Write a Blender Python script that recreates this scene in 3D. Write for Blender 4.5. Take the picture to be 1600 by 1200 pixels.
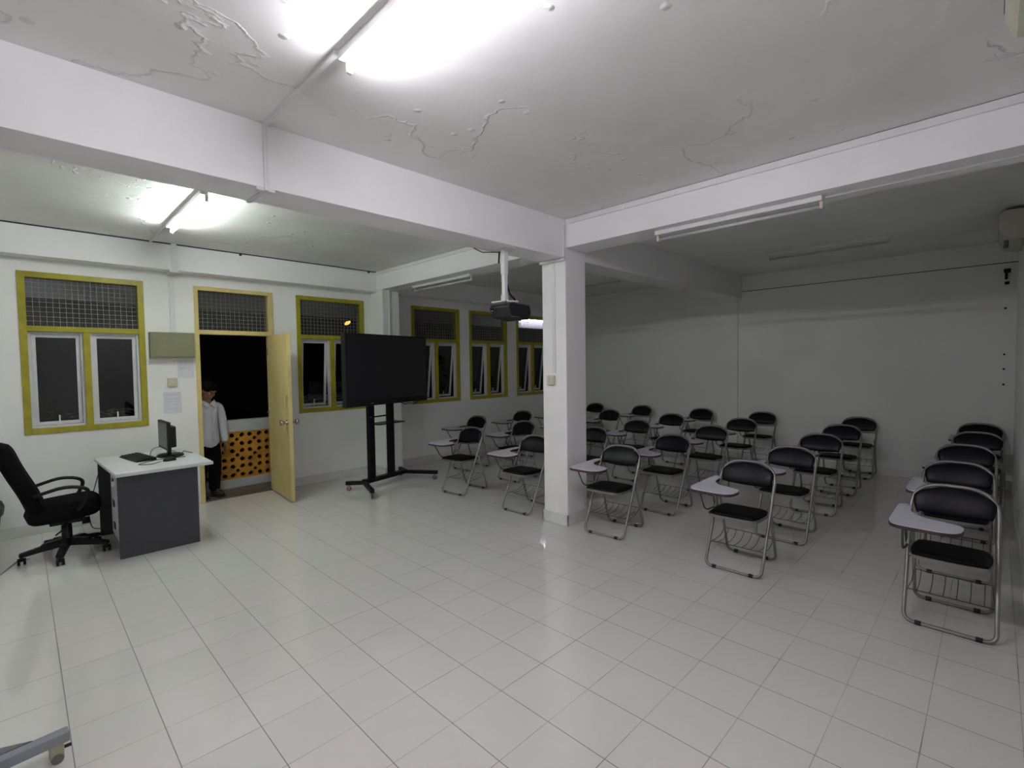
import bpy, bmesh, math, random
from mathutils import Vector, Matrix
random.seed(7)
PI = math.pi
for o in list(bpy.data.objects): bpy.data.objects.remove(o)
scn = bpy.context.scene
C = scn.collection

# ------------------------------------------------------------------ camera, world, exposure
YAW, PITCH, ROLL, FPX = .7802, -.0402, -.0139, 763.24
cam_d = bpy.data.cameras.new('camera'); cam = bpy.data.objects.new('camera', cam_d); C.objects.link(cam)
F = Vector((math.cos(YAW)*math.cos(PITCH), math.sin(YAW)*math.cos(PITCH), math.sin(PITCH)))
R = Vector((math.sin(YAW), -math.cos(YAW), 0)); U = R.cross(F)
cr, sr = math.cos(ROLL), math.sin(ROLL)
R, U = R*cr + U*sr, U*cr - R*sr
cam.matrix_world = Matrix(((R.x, U.x, -F.x, -1.301), (R.y, U.y, -F.y, -3.189), (R.z, U.z, -F.z, 1.593), (0, 0, 0, 1)))
cam_d.sensor_fit = 'HORIZONTAL'; cam_d.sensor_width = 36; cam_d.lens = FPX/1600*36
cam_d.clip_start = .02
scn.camera = cam
w = bpy.data.worlds.new('night_sky'); scn.world = w; w.use_nodes = True
w.node_tree.nodes['Background'].inputs[0].default_value = (.012, .010, .011, 1)
w.node_tree.nodes['Background'].inputs[1].default_value = .015
scn.view_settings.view_transform = 'Standard'; scn.view_settings.look = 'None'
scn.view_settings.gamma = 1; scn.view_settings.use_curve_mapping = False
scn.view_settings.exposure = 2.33
TUBE = 31.0            # radiance of the lit fluorescent tubes
TUBE2 = 26.0
TUBE_OUT = 9.0

H = 2.967              # ceiling
X0, X1 = 2.434, 2.75   # column / cross beam
Y0, Y1 = -.237, .062   # column / long beam
YW = 3.45; YR = -3.36; XB = 7.02; XF = -4.6
ZA, ZB = 2.608, 2.70   # beam undersides

# ------------------------------------------------------------------ materials
def mat(name, col, rough=.6, metal=0, spec=.5, var=0, vscale=6, bump=0, bscale=40, emit=None, coat=0):
    m = bpy.data.materials.new(name); m.use_nodes = True
    nt = m.node_tree; b = nt.nodes['Principled BSDF']
    b.inputs['Base Color'].default_value = (*col, 1); b.inputs['Roughness'].default_value = rough
    b.inputs['Metallic'].default_value = metal; b.inputs['Specular IOR Level'].default_value = spec
    if coat: b.inputs['Coat Weight'].default_value = coat; b.inputs['Coat Roughness'].default_value = .1
    tc = nt.nodes.new('ShaderNodeTexCoord')
    if var:
        n = nt.nodes.new('ShaderNodeTexNoise'); n.inputs['Scale'].default_value = vscale; n.inputs['Detail'].default_value = 5
        r = nt.nodes.new('ShaderNodeMapRange'); r.inputs[1].default_value = .3; r.inputs[2].default_value = .7
        r.inputs[3].default_value = 1-var; r.inputs[4].default_value = 1+var
        v = nt.nodes.new('ShaderNodeVectorMath'); v.operation = 'SCALE'; v.inputs[0].default_value = col
        nt.links.new(tc.outputs['Object'], n.inputs['Vector']); nt.links.new(n.outputs['Fac'], r.inputs[0])
        nt.links.new(r.outputs[0], v.inputs['Scale']); nt.links.new(v.outputs[0], b.inputs['Base Color'])
    if bump:
        n = nt.nodes.new('ShaderNodeTexNoise'); n.inputs['Scale'].default_value = bscale; n.inputs['Detail'].default_value = 4
        bp = nt.nodes.new('ShaderNodeBump'); bp.inputs['Strength'].default_value = bump; bp.inputs['Distance'].default_value = .01
        nt.links.new(tc.outputs['Object'], n.inputs['Vector']); nt.links.new(n.outputs['Fac'], bp.inputs['Height'])
        nt.links.new(bp.outputs[0], b.inputs['Normal'])
    if emit:
        b.inputs['Emission Color'].default_value = (*emit[0], 1); b.inputs['Emission Strength'].default_value = emit[1]
    return m

M = {}
M['wall'] = mat('white_wall_paint', (.89, .89, .87), .75, var=.03, vscale=1.6, bump=.12, bscale=14)
M['beam'] = mat('white_beam_paint', (.89, .88, .885), .7, var=.03, vscale=2, bump=.1, bscale=12)
M['skirt'] = mat('beige_skirting_tile', (.74, .74, .70), .3, var=.08, vscale=8)
M['yellow'] = mat('mustard_yellow_gloss_paint', (.36, .315, .018), .4, var=.14, vscale=9, bump=.1, bscale=25)
M['cream'] = mat('cream_yellow_paint', (.66, .53, .23), .45, var=.07, vscale=4, bump=.05)
M['alu'] = mat('white_aluminium', (.66, .66, .69), .4, var=.05)
M['wire'] = mat('grey_welded_wire', (.42, .39, .34), .5, metal=.3, var=.1)
M['plastic_w'] = mat('white_plastic', (.78, .78, .78), .45, var=.04)
M['plastic_y'] = mat('yellowed_white_plastic', (.62, .60, .45), .5, var=.06)
M['khaki'] = mat('khaki_enamel_metal', (.23, .225, .13), .5, var=.08, vscale=5)
M['paper'] = mat('printed_paper', (.72, .73, .80), .8, var=.03, vscale=30)
M['ink'] = mat('grey_print', (.5, .51, .58), .8, var=.1)
M['blackplastic'] = mat('black_plastic', (.008, .008, .009), .5, spec=.3, var=.2)
M['blackfabric'] = mat('black_office_fabric', (.006, .005, .006), .95, spec=.1, var=.2, vscale=40, bump=.2, bscale=200)
M['vinyl'] = mat('black_vinyl', (.005, .004, .007), .36, spec=.22, var=.15, vscale=12, bump=.12, bscale=60)
M['vinyl_seat'] = mat('black_vinyl_seat', (.005, .004, .004), .6, spec=.15, var=.15, vscale=12, bump=.12, bscale=60)
M['steel'] = mat('silver_painted_steel_tube', (.26, .255, .25), .38, metal=.55, var=.08, vscale=10)
M['basketwire'] = mat('dull_grey_wire', (.10, .10, .10), .4, metal=.5, var=.1)
M['rubber'] = mat('black_rubber', (.012, .012, .018), .7, var=.1)
M['laminate'] = mat('pale_lilac_grey_laminate', (.62, .61, .69), .45, var=.03, vscale=7)
M['edgeband'] = mat('reddish_brown_edging', (.055, .028, .028), .6, var=.1)
M['desktop'] = mat('pale_grey_laminate', (.62, .64, .64), .4, var=.03)
M['deskdark'] = mat('charcoal_laminate', (.05, .05, .06), .6, var=.12, vscale=60)
M['drawer'] = mat('light_grey_drawer_laminate', (.45, .47, .48), .5, var=.03)
M['screen'] = mat('dark_glass_screen', (.010, .010, .013), .25, spec=.4, var=.05)
M['lcd'] = mat('matt_lcd_screen', (.05, .052, .05), .35, var=.05)
M['blackmetal'] = mat('black_powder_coated_steel', (.005, .005, .006), .5, spec=.25, var=.2)
M['chrome'] = mat('brushed_chrome', (.55, .53, .5), .2, metal=1, var=.05)
M['castor'] = mat('reddish_castor_wheel', (.22, .07, .06), .4, var=.1)
M['proj'] = mat('dark_projector_plastic', (.009, .009, .012), .5, var=.1)
M['orange'] = mat('orange_painted_breeze_block', (.60, .27, .03), .7, var=.18, vscale=7, bump=.2, bscale=30)
M['brownfloor'] = mat('brown_corridor_screed', (.16, .12, .10), .6, var=.2, vscale=6)
M['dark'] = mat('dark_hollow', (.01, .008, .008), .9, var=.1)
M['shirt'] = mat('white_cotton_shirt', (.52, .52, .60), .85, var=.05, vscale=12, bump=.4, bscale=22)
M['trouser'] = mat('black_trousers', (.004, .004, .005), .95, spec=.1, var=.1)
M['skin'] = mat('warm_brown_skin', (.26, .13, .075), .55, var=.06, vscale=20)
M['hair'] = mat('black_hair', (.004, .003, .003), .8, spec=.1, var=.2, vscale=60, bump=.6, bscale=90)
M['shoe'] = mat('dark_grey_shoe', (.03, .03, .035), .6, var=.1)
M['bin'] = mat('dark_green_grey_plastic', (.05, .065, .055), .45, var=.1)
M['bag'] = mat('black_bin_liner', (.02, .022, .022), .35, var=.2, bump=.8, bscale=20)
M['greymetal'] = mat('grey_painted_steel', (.24, .25, .28), .5, var=.05)
M['greydark'] = mat('dark_grey_painted_steel', (.13, .13, .13), .6, var=.05)
M['castor_y'] = mat('yellowed_castor', (.34, .33, .2), .5, var=.1)
M['acbody'] = mat('aged_cream_plastic', (.55, .54, .44), .45, var=.05)
M['leaf'] = mat('night_foliage', (.62, .64, .56), .5, var=.3, vscale=5)
M['soil'] = mat('dark_ground', (.02, .02, .018), .9, var=.3)
M['offtube'] = mat('unlit_frosted_tube', (.55, .55, .55), .3, var=.02)
M['black_line'] = mat('black_grime_line', (.03, .03, .028), .9, var=.3, vscale=30)
M['parapet_paint'] = mat('parapet_paint', (.55, .56, .54), .8, var=.06)
M['outer_paint'] = mat('weathered_corridor_paint', (.34, .34, .35), .8, var=.06)
M['tube_a'] = mat('lit_fluorescent_tube', (.9, .9, .9), .5, emit=((1.0, .955, 1.05), TUBE))
M['tube_b'] = mat('lit_fluorescent_tube_green', (.9, .9, .9), .5, emit=((.90, 1.0, .93), TUBE2))
M['tube_d'] = mat('added_fill_tube', (.9, .9, .9), .5, emit=((1.0, .98, .98), 4.5))  # dim emission for the tubes added behind the camera as fill light
M['tube_c'] = mat('lit_corridor_tube', (.9, .9, .9), .5, emit=((.93, .95, 1.1), TUBE_OUT))
M['streetglow'] = mat('sodium_lamp_glow', (.9, .5, .2), .5, emit=((1.0, .34, .07), .9))

def ceiling_mat():
    m = mat('flaking_ceiling_paint', (.62, .62, .60), .75)
    nt = m.node_tree; L = nt.links; b = nt.nodes['Principled BSDF']
    tc = nt.nodes.new('ShaderNodeTexCoord')
    n1 = nt.nodes.new('ShaderNodeTexNoise'); n1.inputs['Scale'].default_value = 1.1; n1.inputs['Detail'].default_value = 6; n1.inputs['Distortion'].default_value = .6
    n2 = nt.nodes.new('ShaderNodeTexNoise'); n2.inputs['Scale'].default_value = 9; n2.inputs['Detail'].default_value = 3
    # blisters: small separate bumps where the noise peaks
    v = nt.nodes.new('ShaderNodeTexVoronoi'); v.inputs['Scale'].default_value = 5.5
    bl = nt.nodes.new('ShaderNodeMapRange'); bl.inputs[1].default_value = .0; bl.inputs[2].default_value = .13; bl.inputs[3].default_value = 1; bl.inputs[4].default_value = 0
    mk = nt.nodes.new('ShaderNodeMapRange'); mk.inputs[1].default_value = .44; mk.inputs[2].default_value = .56
    mul = nt.nodes.new('ShaderNodeMath'); mul.operation = 'MULTIPLY'
    # ridge cracks: thin band of a distorted noise
    n3 = nt.nodes.new('ShaderNodeTexNoise'); n3.inputs['Scale'].default_value = .8; n3.inputs['Detail'].default_value = 7; n3.inputs['Distortion'].default_value = .3
    s = nt.nodes.new('ShaderNodeMath'); s.operation = 'SUBTRACT'; s.inputs[1].default_value = .52
    a = nt.nodes.new('ShaderNodeMath'); a.operation = 'ABSOLUTE'
    rg = nt.nodes.new('ShaderNodeMapRange'); rg.inputs[1].default_value = 0; rg.inputs[2].default_value = .005; rg.inputs[3].default_value = .45; rg.inputs[4].default_value = 0
    mul2 = nt.nodes.new('ShaderNodeMath'); mul2.operation = 'MULTIPLY'
    add = nt.nodes.new('ShaderNodeMath'); add.operation = 'ADD'
    add2 = nt.nodes.new('ShaderNodeMath'); add2.operation = 'MULTIPLY_ADD'; add2.inputs[1].default_value = .12
    bp = nt.nodes.new('ShaderNodeBump'); bp.inputs['Strength'].default_value = 1.0; bp.inputs['Distance'].default_value = .019
    for n in (n1, n2, v, n3): L.new(tc.outputs['Object'], n.inputs['Vector'])
    L.new(v.outputs['Distance'], bl.inputs[0]); L.new(n1.outputs['Fac'], mk.inputs[0])
    L.new(bl.outputs[0], mul.inputs[0]); L.new(mk.outputs[0], mul.inputs[1])
    L.new(n3.outputs['Fac'], s.inputs[0]); L.new(s.outputs[0], a.inputs[0]); L.new(a.outputs[0], rg.inputs[0])
    L.new(rg.outputs[0], mul2.inputs[0]); L.new(mk.outputs[0], mul2.inputs[1])
    L.new(mul.outputs[0], add.inputs[0]); L.new(mul2.outputs[0], add.inputs[1])
    L.new(n2.outputs['Fac'], add2.inputs[0]); L.new(add.outputs[0], add2.inputs[2])
    L.new(add2.outputs[0], bp.inputs['Height']); L.new(bp.outputs[0], b.inputs['Normal'])
    # damp stains
    r = nt.nodes.new('ShaderNodeMapRange'); r.inputs[1].default_value = .3; r.inputs[2].default_value = .7; r.inputs[3].default_value = .93; r.inputs[4].default_value = 1.05
    sc = nt.nodes.new('ShaderNodeVectorMath'); sc.operation = 'SCALE'; sc.inputs[0].default_value = (.86, .86, .84)
    L.new(n1.outputs['Fac'], r.inputs[0]); L.new(r.outputs[0], sc.inputs['Scale']); L.new(sc.outputs[0], b.inputs['Base Color'])
    return m
M['ceiling'] = ceiling_mat()

def floor_mat():
    m = mat('glossy_white_floor_tile', (.62, .61, .57), .12, spec=.95)
    nt = m.node_tree; L = nt.links; b = nt.nodes['Principled BSDF']
    tc = nt.nodes.new('ShaderNodeTexCoord'); sx = nt.nodes.new('ShaderNodeSeparateXYZ'); L.new(tc.outputs['Object'], sx.inputs[0])
    def math_(op, a, b_=None, c=None):
        n = nt.nodes.new('ShaderNodeMath'); n.operation = op
        for i, q in enumerate((a, b_, c)):
            if q is None: continue
            if isinstance(q, (int, float)): n.inputs[i].default_value = q
            else: L.new(q, n.inputs[i])
        return n.outputs[0]
    def line(ax, wd):
        u = math_('DIVIDE', sx.outputs[ax], .3)
        fr = math_('FRACT', math_('ADD', u, .5)); d = math_('ABSOLUTE', math_('SUBTRACT', fr, .5))
        r = nt.nodes.new('ShaderNodeMapRange'); r.inputs[1].default_value = wd*.55; r.inputs[2].default_value = wd; r.inputs[3].default_value = 1; r.inputs[4].default_value = 0
        L.new(d, r.inputs[0]); return r.outputs[0], math_('FLOOR', u)
    lx, ix = line(0, .0085); ly, iy = line(1, .0075)
    dn = nt.nodes.new('ShaderNodeTexNoise'); dn.inputs['Scale'].default_value = 1.7; dn.inputs['Detail'].default_value = 4
    L.new(tc.outputs['Object'], dn.inputs['Vector'])
    dr = nt.nodes.new('ShaderNodeMapRange'); dr.inputs[1].default_value = .35; dr.inputs[2].default_value = .62; dr.inputs[3].default_value = .25; dr.inputs[4].default_value = 1
    L.new(dn.outputs['Fac'], dr.inputs[0])
    g = math_('MAXIMUM', math_('MULTIPLY', lx, .9), math_('MULTIPLY', ly, dr.outputs[0]))
    # slight tone shift from tile to tile
    cmb = nt.nodes.new('ShaderNodeCombineXYZ'); L.new(ix, cmb.inputs[0]); L.new(iy, cmb.inputs[1])
    wn = nt.nodes.new('ShaderNodeTexWhiteNoise'); L.new(cmb.outputs[0], wn.inputs['Vector'])
    tint = nt.nodes.new('ShaderNodeMix'); tint.data_type = 'RGBA'; tint.inputs[6].default_value = (.70, .70, .665, 1); tint.inputs[7].default_value = (.73, .705, .685, 1)
    L.new(wn.outputs['Value'], tint.inputs[0])
    mx = nt.nodes.new('ShaderNodeMix'); mx.data_type = 'RGBA'; mx.inputs[7].default_value = (.10, .095, .085, 1)
    L.new(g, mx.inputs[0]); L.new(tint.outputs[2], mx.inputs[6]); L.new(mx.outputs[2], b.inputs['Base Color'])
    rr = nt.nodes.new('ShaderNodeMapRange'); rr.inputs[3].default_value = .055; rr.inputs[4].default_value = .55
    L.new(g, rr.inputs[0]); L.new(rr.outputs[0], b.inputs['Roughness'])
    # each tile lies at its own tiny tilt, so reflections break at the joints
    nv = nt.nodes.new('ShaderNodeVectorMath'); nv.operation = 'MULTIPLY_ADD'
    nv.inputs[1].default_value = (.012, .012, 0); nv.inputs[2].default_value = (-.006, -.006, 1)
    L.new(wn.outputs['Color'], nv.inputs[0])
    bn = nt.nodes.new('ShaderNodeTexNoise'); bn.inputs['Scale'].default_value = 3
    L.new(tc.outputs['Object'], bn.inputs['Vector'])
    hgt = math_('SUBTRACT', math_('MULTIPLY', bn.outputs['Fac'], .25), math_('MULTIPLY', g, .3))
    bp = nt.nodes.new('ShaderNodeBump'); bp.inputs['Strength'].default_value = .06; bp.inputs['Distance'].default_value = .01
    L.new(hgt, bp.inputs['Height']); L.new(nv.outputs[0], bp.inputs['Normal']); L.new(bp.outputs[0], b.inputs['Normal'])
    return m
M['floor'] = floor_mat()

def glass_mat(name, ior, tint=(1, 1, 1), rough=.02, body=0):
    m = bpy.data.materials.new(name); m.use_nodes = True; nt = m.node_tree; nt.nodes.clear()
    o = nt.nodes.new('ShaderNodeOutputMaterial'); t = nt.nodes.new('ShaderNodeBsdfTransparent'); t.inputs[0].default_value = (*tint, 1)
    g = nt.nodes.new('ShaderNodeBsdfGlossy'); g.inputs['Roughness'].default_value = rough
    f = nt.nodes.new('ShaderNodeFresnel'); f.inputs['IOR'].default_value = ior
    # the pane is a thin slab without refraction: both its faces use the same air-to-glass ratio
    ge = nt.nodes.new('ShaderNodeNewGeometry'); p1 = nt.nodes.new('ShaderNodeMath'); p1.operation = 'MULTIPLY_ADD'; p1.inputs[1].default_value = -2; p1.inputs[2].default_value = 1
    p2 = nt.nodes.new('ShaderNodeMath'); p2.operation = 'POWER'; p2.inputs[0].default_value = ior
    nt.links.new(ge.outputs['Backfacing'], p1.inputs[0]); nt.links.new(p1.outputs[0], p2.inputs[1]); nt.links.new(p2.outputs[0], f.inputs['IOR'])
    ns = nt.nodes.new('ShaderNodeTexNoise'); ns.inputs['Scale'].default_value = 1.5
    bp = nt.nodes.new('ShaderNodeBump'); bp.inputs['Strength'].default_value = .02
    nt.links.new(ns.outputs['Fac'], bp.inputs['Height']); nt.links.new(bp.outputs[0], g.inputs['Normal'])
    mx = nt.nodes.new('ShaderNodeMixShader')
    nt.links.new(f.outputs[0], mx.inputs[0])
    if body:
        d = nt.nodes.new('ShaderNodeBsdfDiffuse'); d.inputs[0].default_value = (.5, .5, .5, 1)
        m2 = nt.nodes.new('ShaderNodeMixShader'); m2.inputs[0].default_value = body
        nt.links.new(t.outputs[0], m2.inputs[1]); nt.links.new(d.outputs[0], m2.inputs[2]); nt.links.new(m2.outputs[0], mx.inputs[1])
    else: nt.links.new(t.outputs[0], mx.inputs[1])
    nt.links.new(g.outputs[0], mx.inputs[2]); nt.links.new(mx.outputs[0], o.inputs[0])
    return m
M['glass'] = glass_mat('casement_window_glass', 1.55, (.55, .55, .55))
M['transom_glass'] = glass_mat('dusty_transom_glass', 1.5, (.8, .8, .8), .08, .035)

# ------------------------------------------------------------------ geometry helpers
def nb(): return bmesh.new()
def merge(bm, t):
    me = bpy.data.meshes.new('tmp'); t.to_mesh(me); t.free(); bm.from_mesh(me); bpy.data.meshes.remove(me)
def box(bm, lo, hi, bev=0, mw=None):
    t = nb(); bmesh.ops.create_cube(t, size=1)
    s = [hi[i]-lo[i] for i in range(3)]; c = [(hi[i]+lo[i])/2 for i in range(3)]
    bmesh.ops.scale(t, vec=s, verts=t.verts); bmesh.ops.translate(t, vec=c, verts=t.verts)
    if bev: bmesh.ops.bevel(t, geom=t.edges[:], offset=bev, segments=2, affect='EDGES', profile=.6)
    if mw is not None: bmesh.ops.transform(t, matrix=mw, verts=t.verts)
    merge(bm, t); return bm
def rnd(pts, r, closed=False, n=6):
    pts = [Vector(p) for p in pts]; out = []; N = len(pts)
    for i, p in enumerate(pts):
        if not closed and i in (0, N-1): out.append(p); continue
        a, c = pts[i-1], pts[(i+1) % N]; ri = r[i] if isinstance(r, (list, tuple)) else r
        da, dc = (a-p), (c-p); ra = min(ri, da.length*.49); rc = min(ri, dc.length*.49)
        A = p+da.normalized()*ra; B = p+dc.normalized()*rc
        for k in range(n+1):
            t = k/n; out.append(A*(1-t)**2 + p*2*t*(1-t) + B*t*t)
    return out
def tube(bm, pts, rad, closed=False, seg=10, cap=True):
    pts = [Vector(p) for p in pts]; q = [pts[0]]
    for p in pts[1:]:
        if (p-q[-1]).length > 1e-5: q.append(p)
    if closed and (q[0]-q[-1]).length < 1e-5: q.pop()
    pts = q; N = len(pts); rings = []; up = None
    for i, p in enumerate(pts):
        if closed: d = (pts[(i+1) % N]-pts[i-1]).normalized()
        else: d = (pts[min(i+1, N-1)]-pts[max(i-1, 0)]).normalized()
        if up is None:
            up = Vector((0, 0, 1)) if abs(d.z) < .9 else Vector((1, 0, 0))
        up = (up-d*up.dot(d)); up.normalize(); s = d.cross(up)
        rr = rad[i] if isinstance(rad, (list, tuple)) else rad
        rings.append([bm.verts.new(p+(up*math.cos(a)+s*math.sin(a))*rr) for a in [2*PI*k/seg for k in range(seg)]])
    for i in range(N if closed else N-1):
        a, b = rings[i], rings[(i+1) % N]; sh = 0
        if closed and i == N-1:
            sh = min(range(seg), key=lambda k: (b[k].co-a[0].co).length)
        for k in range(seg):
            f = bm.faces.new((a[k], a[(k+1) % seg], b[(k+1+sh) % seg], b[(k+sh) % seg])); f.smooth = True
    if cap and not closed:
        bm.faces.new(rings[0][::-1]); bm.faces.new(rings[-1])
    return bm
def cyl(bm, a, b, r, seg=16, r2=None):
    return tube(bm, [a, b], [r, r2 if r2 is not None else r], seg=seg)
def prism(bm, poly, a, b, fn=None, bev=0):
    """poly in 2D, extruded from a to b along the third axis; fn maps (u, v, w) to 3D"""
    fn = fn or (lambda u, v, w_: (u, v, w_)); t = nb()
    lo = [t.verts.new(fn(u, v, a)) for u, v in poly]; hi = [t.verts.new(fn(u, v, b)) for u, v in poly]
    t.faces.new(lo[::-1]); t.faces.new(hi); n = len(poly)
    for i in range(n): t.faces.new((lo[i], lo[(i+1) % n], hi[(i+1) % n], hi[i]))
    bmesh.ops.recalc_face_normals(t, faces=t.faces)
    if bev: bmesh.ops.bevel(t, geom=[e for e in t.edges if len(e.link_faces) == 2 and e.calc_face_angle(0) > .6], offset=bev, segments=2, affect='EDGES')
    merge(bm, t); return bm
def rpoly(poly, r, n=5):
    return [(p.x, p.y) for p in rnd([(x, y, 0) for x, y in poly], r, True, n)]
def pad(bm, a, b, t, k=.3, fn=None, nu=20, nv=14, back=.2, e=5):
    """soft cushion: superelliptic outline of half sizes a, b, puffed by t on the front and t*back behind"""
    fn = fn or (lambda x, y, z: (x, y, z)); g = {}
    for s in (0, 1):
        for i in range(nu+1):
            for j in range(nv+1):
                u = 2*i/nu-1; v = 2*j/nv-1
                u = math.sin(u*PI/2)*.35+u*.65; v = math.sin(v*PI/2)*.35+v*.65
                edge = i in (0, nu) or j in (0, nv)
                if s and edge: g[1, i, j] = g[0, i, j]; continue
                kk = k if isinstance(k, float) else (k[0] if v > 0 else k[1])
                x = a*u*math.sqrt(1-kk*v*v); y = b*v*math.sqrt(1-kk*u*u)
                h = (1-abs(u)**e)*(1-abs(v)**e); h = max(h, 0)**.5
                z = h*t if s == 0 else -h*t*back
                g[s, i, j] = bm.verts.new(fn(x, y, z))
    for s in (0, 1):
        for i in range(nu):
            for j in range(nv):
                q = [g[s, i, j], g[s, i+1, j], g[s, i+1, j+1], g[s, i, j+1]]
                if s: q = q[::-1]
                try: f = bm.faces.new(q); f.smooth = True
                except ValueError: pass
    return bm
def lathe(bm, prof, seg=24, fn=None):
    fn = fn or (lambda x, y, z: (x, y, z)); rings = []
    for r, z in prof:
        rings.append([bm.verts.new(fn(max(r, 1e-4)*math.cos(2*PI*k/seg), max(r, 1e-4)*math.sin(2*PI*k/seg), z)) for k in range(seg)])
    for a, b in zip(rings, rings[1:]):
        for k in range(seg):
            f = bm.faces.new((a[k], a[(k+1) % seg], b[(k+1) % seg], b[k])); f.smooth = True
    bm.faces.new(rings[0][::-1]); bm.faces.new(rings[-1]); return bm
def obj(name, bm, m, parent=None, sharp=True):
    bmesh.ops.recalc_face_normals(bm, faces=bm.faces)
    me = bpy.data.meshes.new(name); bm.to_mesh(me); bm.free()
    me.materials.append(M[m] if isinstance(m, str) else m)
    o = bpy.data.objects.new(name, me); C.objects.link(o)
    if parent: o.parent = parent
    return o
def tag(o, label=None, cat=None, group=None, kind=None):
    if label: o['label'] = label
    if cat: o['category'] = cat
    if group: o['group'] = group
    if kind: o['kind'] = kind
    return o
def thing(name, label, cat, loc=(0, 0, 0), rotz=0, group=None):
    o = bpy.data.objects.new(name, None); C.objects.link(o); o.location = loc; o.rotation_euler = (0, 0, rotz)
    o.empty_display_size = .1
    return tag(o, label, cat, group)
def struct(name, bm, m): return tag(obj(name, bm, m), kind='structure')
def sempty(name):
    o = bpy.data.objects.new(name, None); C.objects.link(o); return tag(o, kind='structure')
def dup(root, loc, rotz=0, label=None, group=None):
    r = root.copy(); C.objects.link(r); r.location = loc; r.rotation_euler = (0, 0, rotz)
    if label: r['label'] = label
    if group: r['group'] = group
    def kids(src, dst):
        for ch in [c for c in src.children]:
            d = ch.copy(); C.objects.link(d); d.parent = dst; kids(ch, d)
    kids(root, r); return r

# ------------------------------------------------------------------ room shell
bm = nb(); box(bm, (XF, YR, -.1), (XB, YW+.02, 0)); struct('floor', bm, 'floor')
bm = nb(); box(bm, (XF, YR, H), (XB, YW+.12, H+.12)); struct('ceiling', bm, 'ceiling')
OPEN = [(-1.278, -.304, .974, 2.555), (.164, 1.039, 0, 2.556), (1.335, 2.316, .974, 2.555),
        (3.142, 4.12, .974, 2.555), (4.343, 5.281, .974, 2.555), (5.539, 6.50, .974, 2.555)]
bm = nb(); YO = YW+.13; x = XF
for a, b, zl, zh in OPEN:
    box(bm, (x, YW, -.05), (a, YO, H)); x = b
    box(bm, (a, YW, zh), (b, YO, H))
    if zl > 0: box(bm, (a, YW, -.05), (b, YO, zl))
box(bm, (x, YW, -.05), (XB+.12, YO, H)); struct('wall_left', bm, 'wall')
bm = nb(); box(bm, (XB, YR-.12, -.05), (XB+.12, YW, H)); struct('wall_back', bm, 'wall')
bm = nb(); box(bm, (XF, YR-.12, -.05), (XB, YR, H)); struct('wall_right', bm, 'wall')
bm = nb(); box(bm, (XF-.12, YR-.12, -.05), (XF, YO, H)); struct('wall_front', bm, 'wall')
# beams, column, pilasters
bm = nb(); box(bm, (XF, Y0, ZA), (X0, Y1, H), .004); box(bm, (X1, Y0, ZA), (XB, Y1, H), .004); struct('trim_1', bm, 'beam')
bm = nb(); box(bm, (X0, YR, ZB), (X1, Y0, H), .004); box(bm, (X0, Y1, ZB), (X1, YW, H), .004); struct('trim_2', bm, 'beam')
bm = nb(); box(bm, (X0, Y0, 0), (X1, Y1, H), .006); struct('trim_3', bm, 'beam')
bm = nb(); box(bm, (XF, 3.26, 2.68), (X0, YW, H), .004); box(bm, (X1, 3.26, 2.68), (XB, YW, H), .004); struct('trim_4', bm, 'beam')
bm = nb(); box(bm, (X0, 3.12, 0), (X1-.03, YW, ZB), .012); struct('trim_5', bm, 'wall')
bm = nb(); box(bm, (XB-.035, Y0+.05, 0), (XB, Y1+.08, ZA), .004); struct('trim_6', bm, 'wall')
# fine crack where the back wall meets its top beam
bm = nb(); box(bm, (XB-.004, YR, 2.716), (XB, Y0+.05, 2.724)); struct('trim_7', bm, 'black_line')
# skirting tiles
bm = nb(); y0 = YW-.012
for a, b in ((XF, .150), (1.05, X0), (X1-.03, XB)): box(bm, (a, y0, 0), (b, YW, .11), .003)
struct('baseboard_left', bm, 'skirt')
bm = nb(); box(bm, (XB-.012, YR, 0), (XB, Y0+.05, .11), .003); box(bm, (XB-.012, Y1+.08, 0), (XB, YW, .11), .003)
box(bm, (XB-.047, Y0+.04, 0), (XB-.035, Y1+.09, .11), .003); struct('baseboard_back', bm, 'skirt')
bm = nb(); box(bm, (XF, YR, 0), (XB, YR+.012, .11), .003); struct('baseboard_right', bm, 'skirt')
bm = nb(); e = .014
box(bm, (X0-e, Y0-e, 0), (X1+e, Y0, .11), .003); box(bm, (X0-e, Y1, 0), (X1+e, Y1+e, .11), .003)
box(bm, (X0-e, Y0-e, 0), (X0, Y1+e, .11), .003); box(bm, (X1, Y0-e, 0), (X1+e, Y1+e, .11), .003); struct('trim_8', bm, 'skirt')
bm = nb(); box(bm, (X0-e, 3.12-e, 0), (X1-.03+e, 3.12, .11), .003); box(bm, (X0-e, 3.12-e, 0), (X0, YW, .11), .003); box(bm, (X1-.03, 3.12-e, 0), (X1-.03+e, YW, .11), .003)
struct('trim_9', bm, 'skirt')

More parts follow.
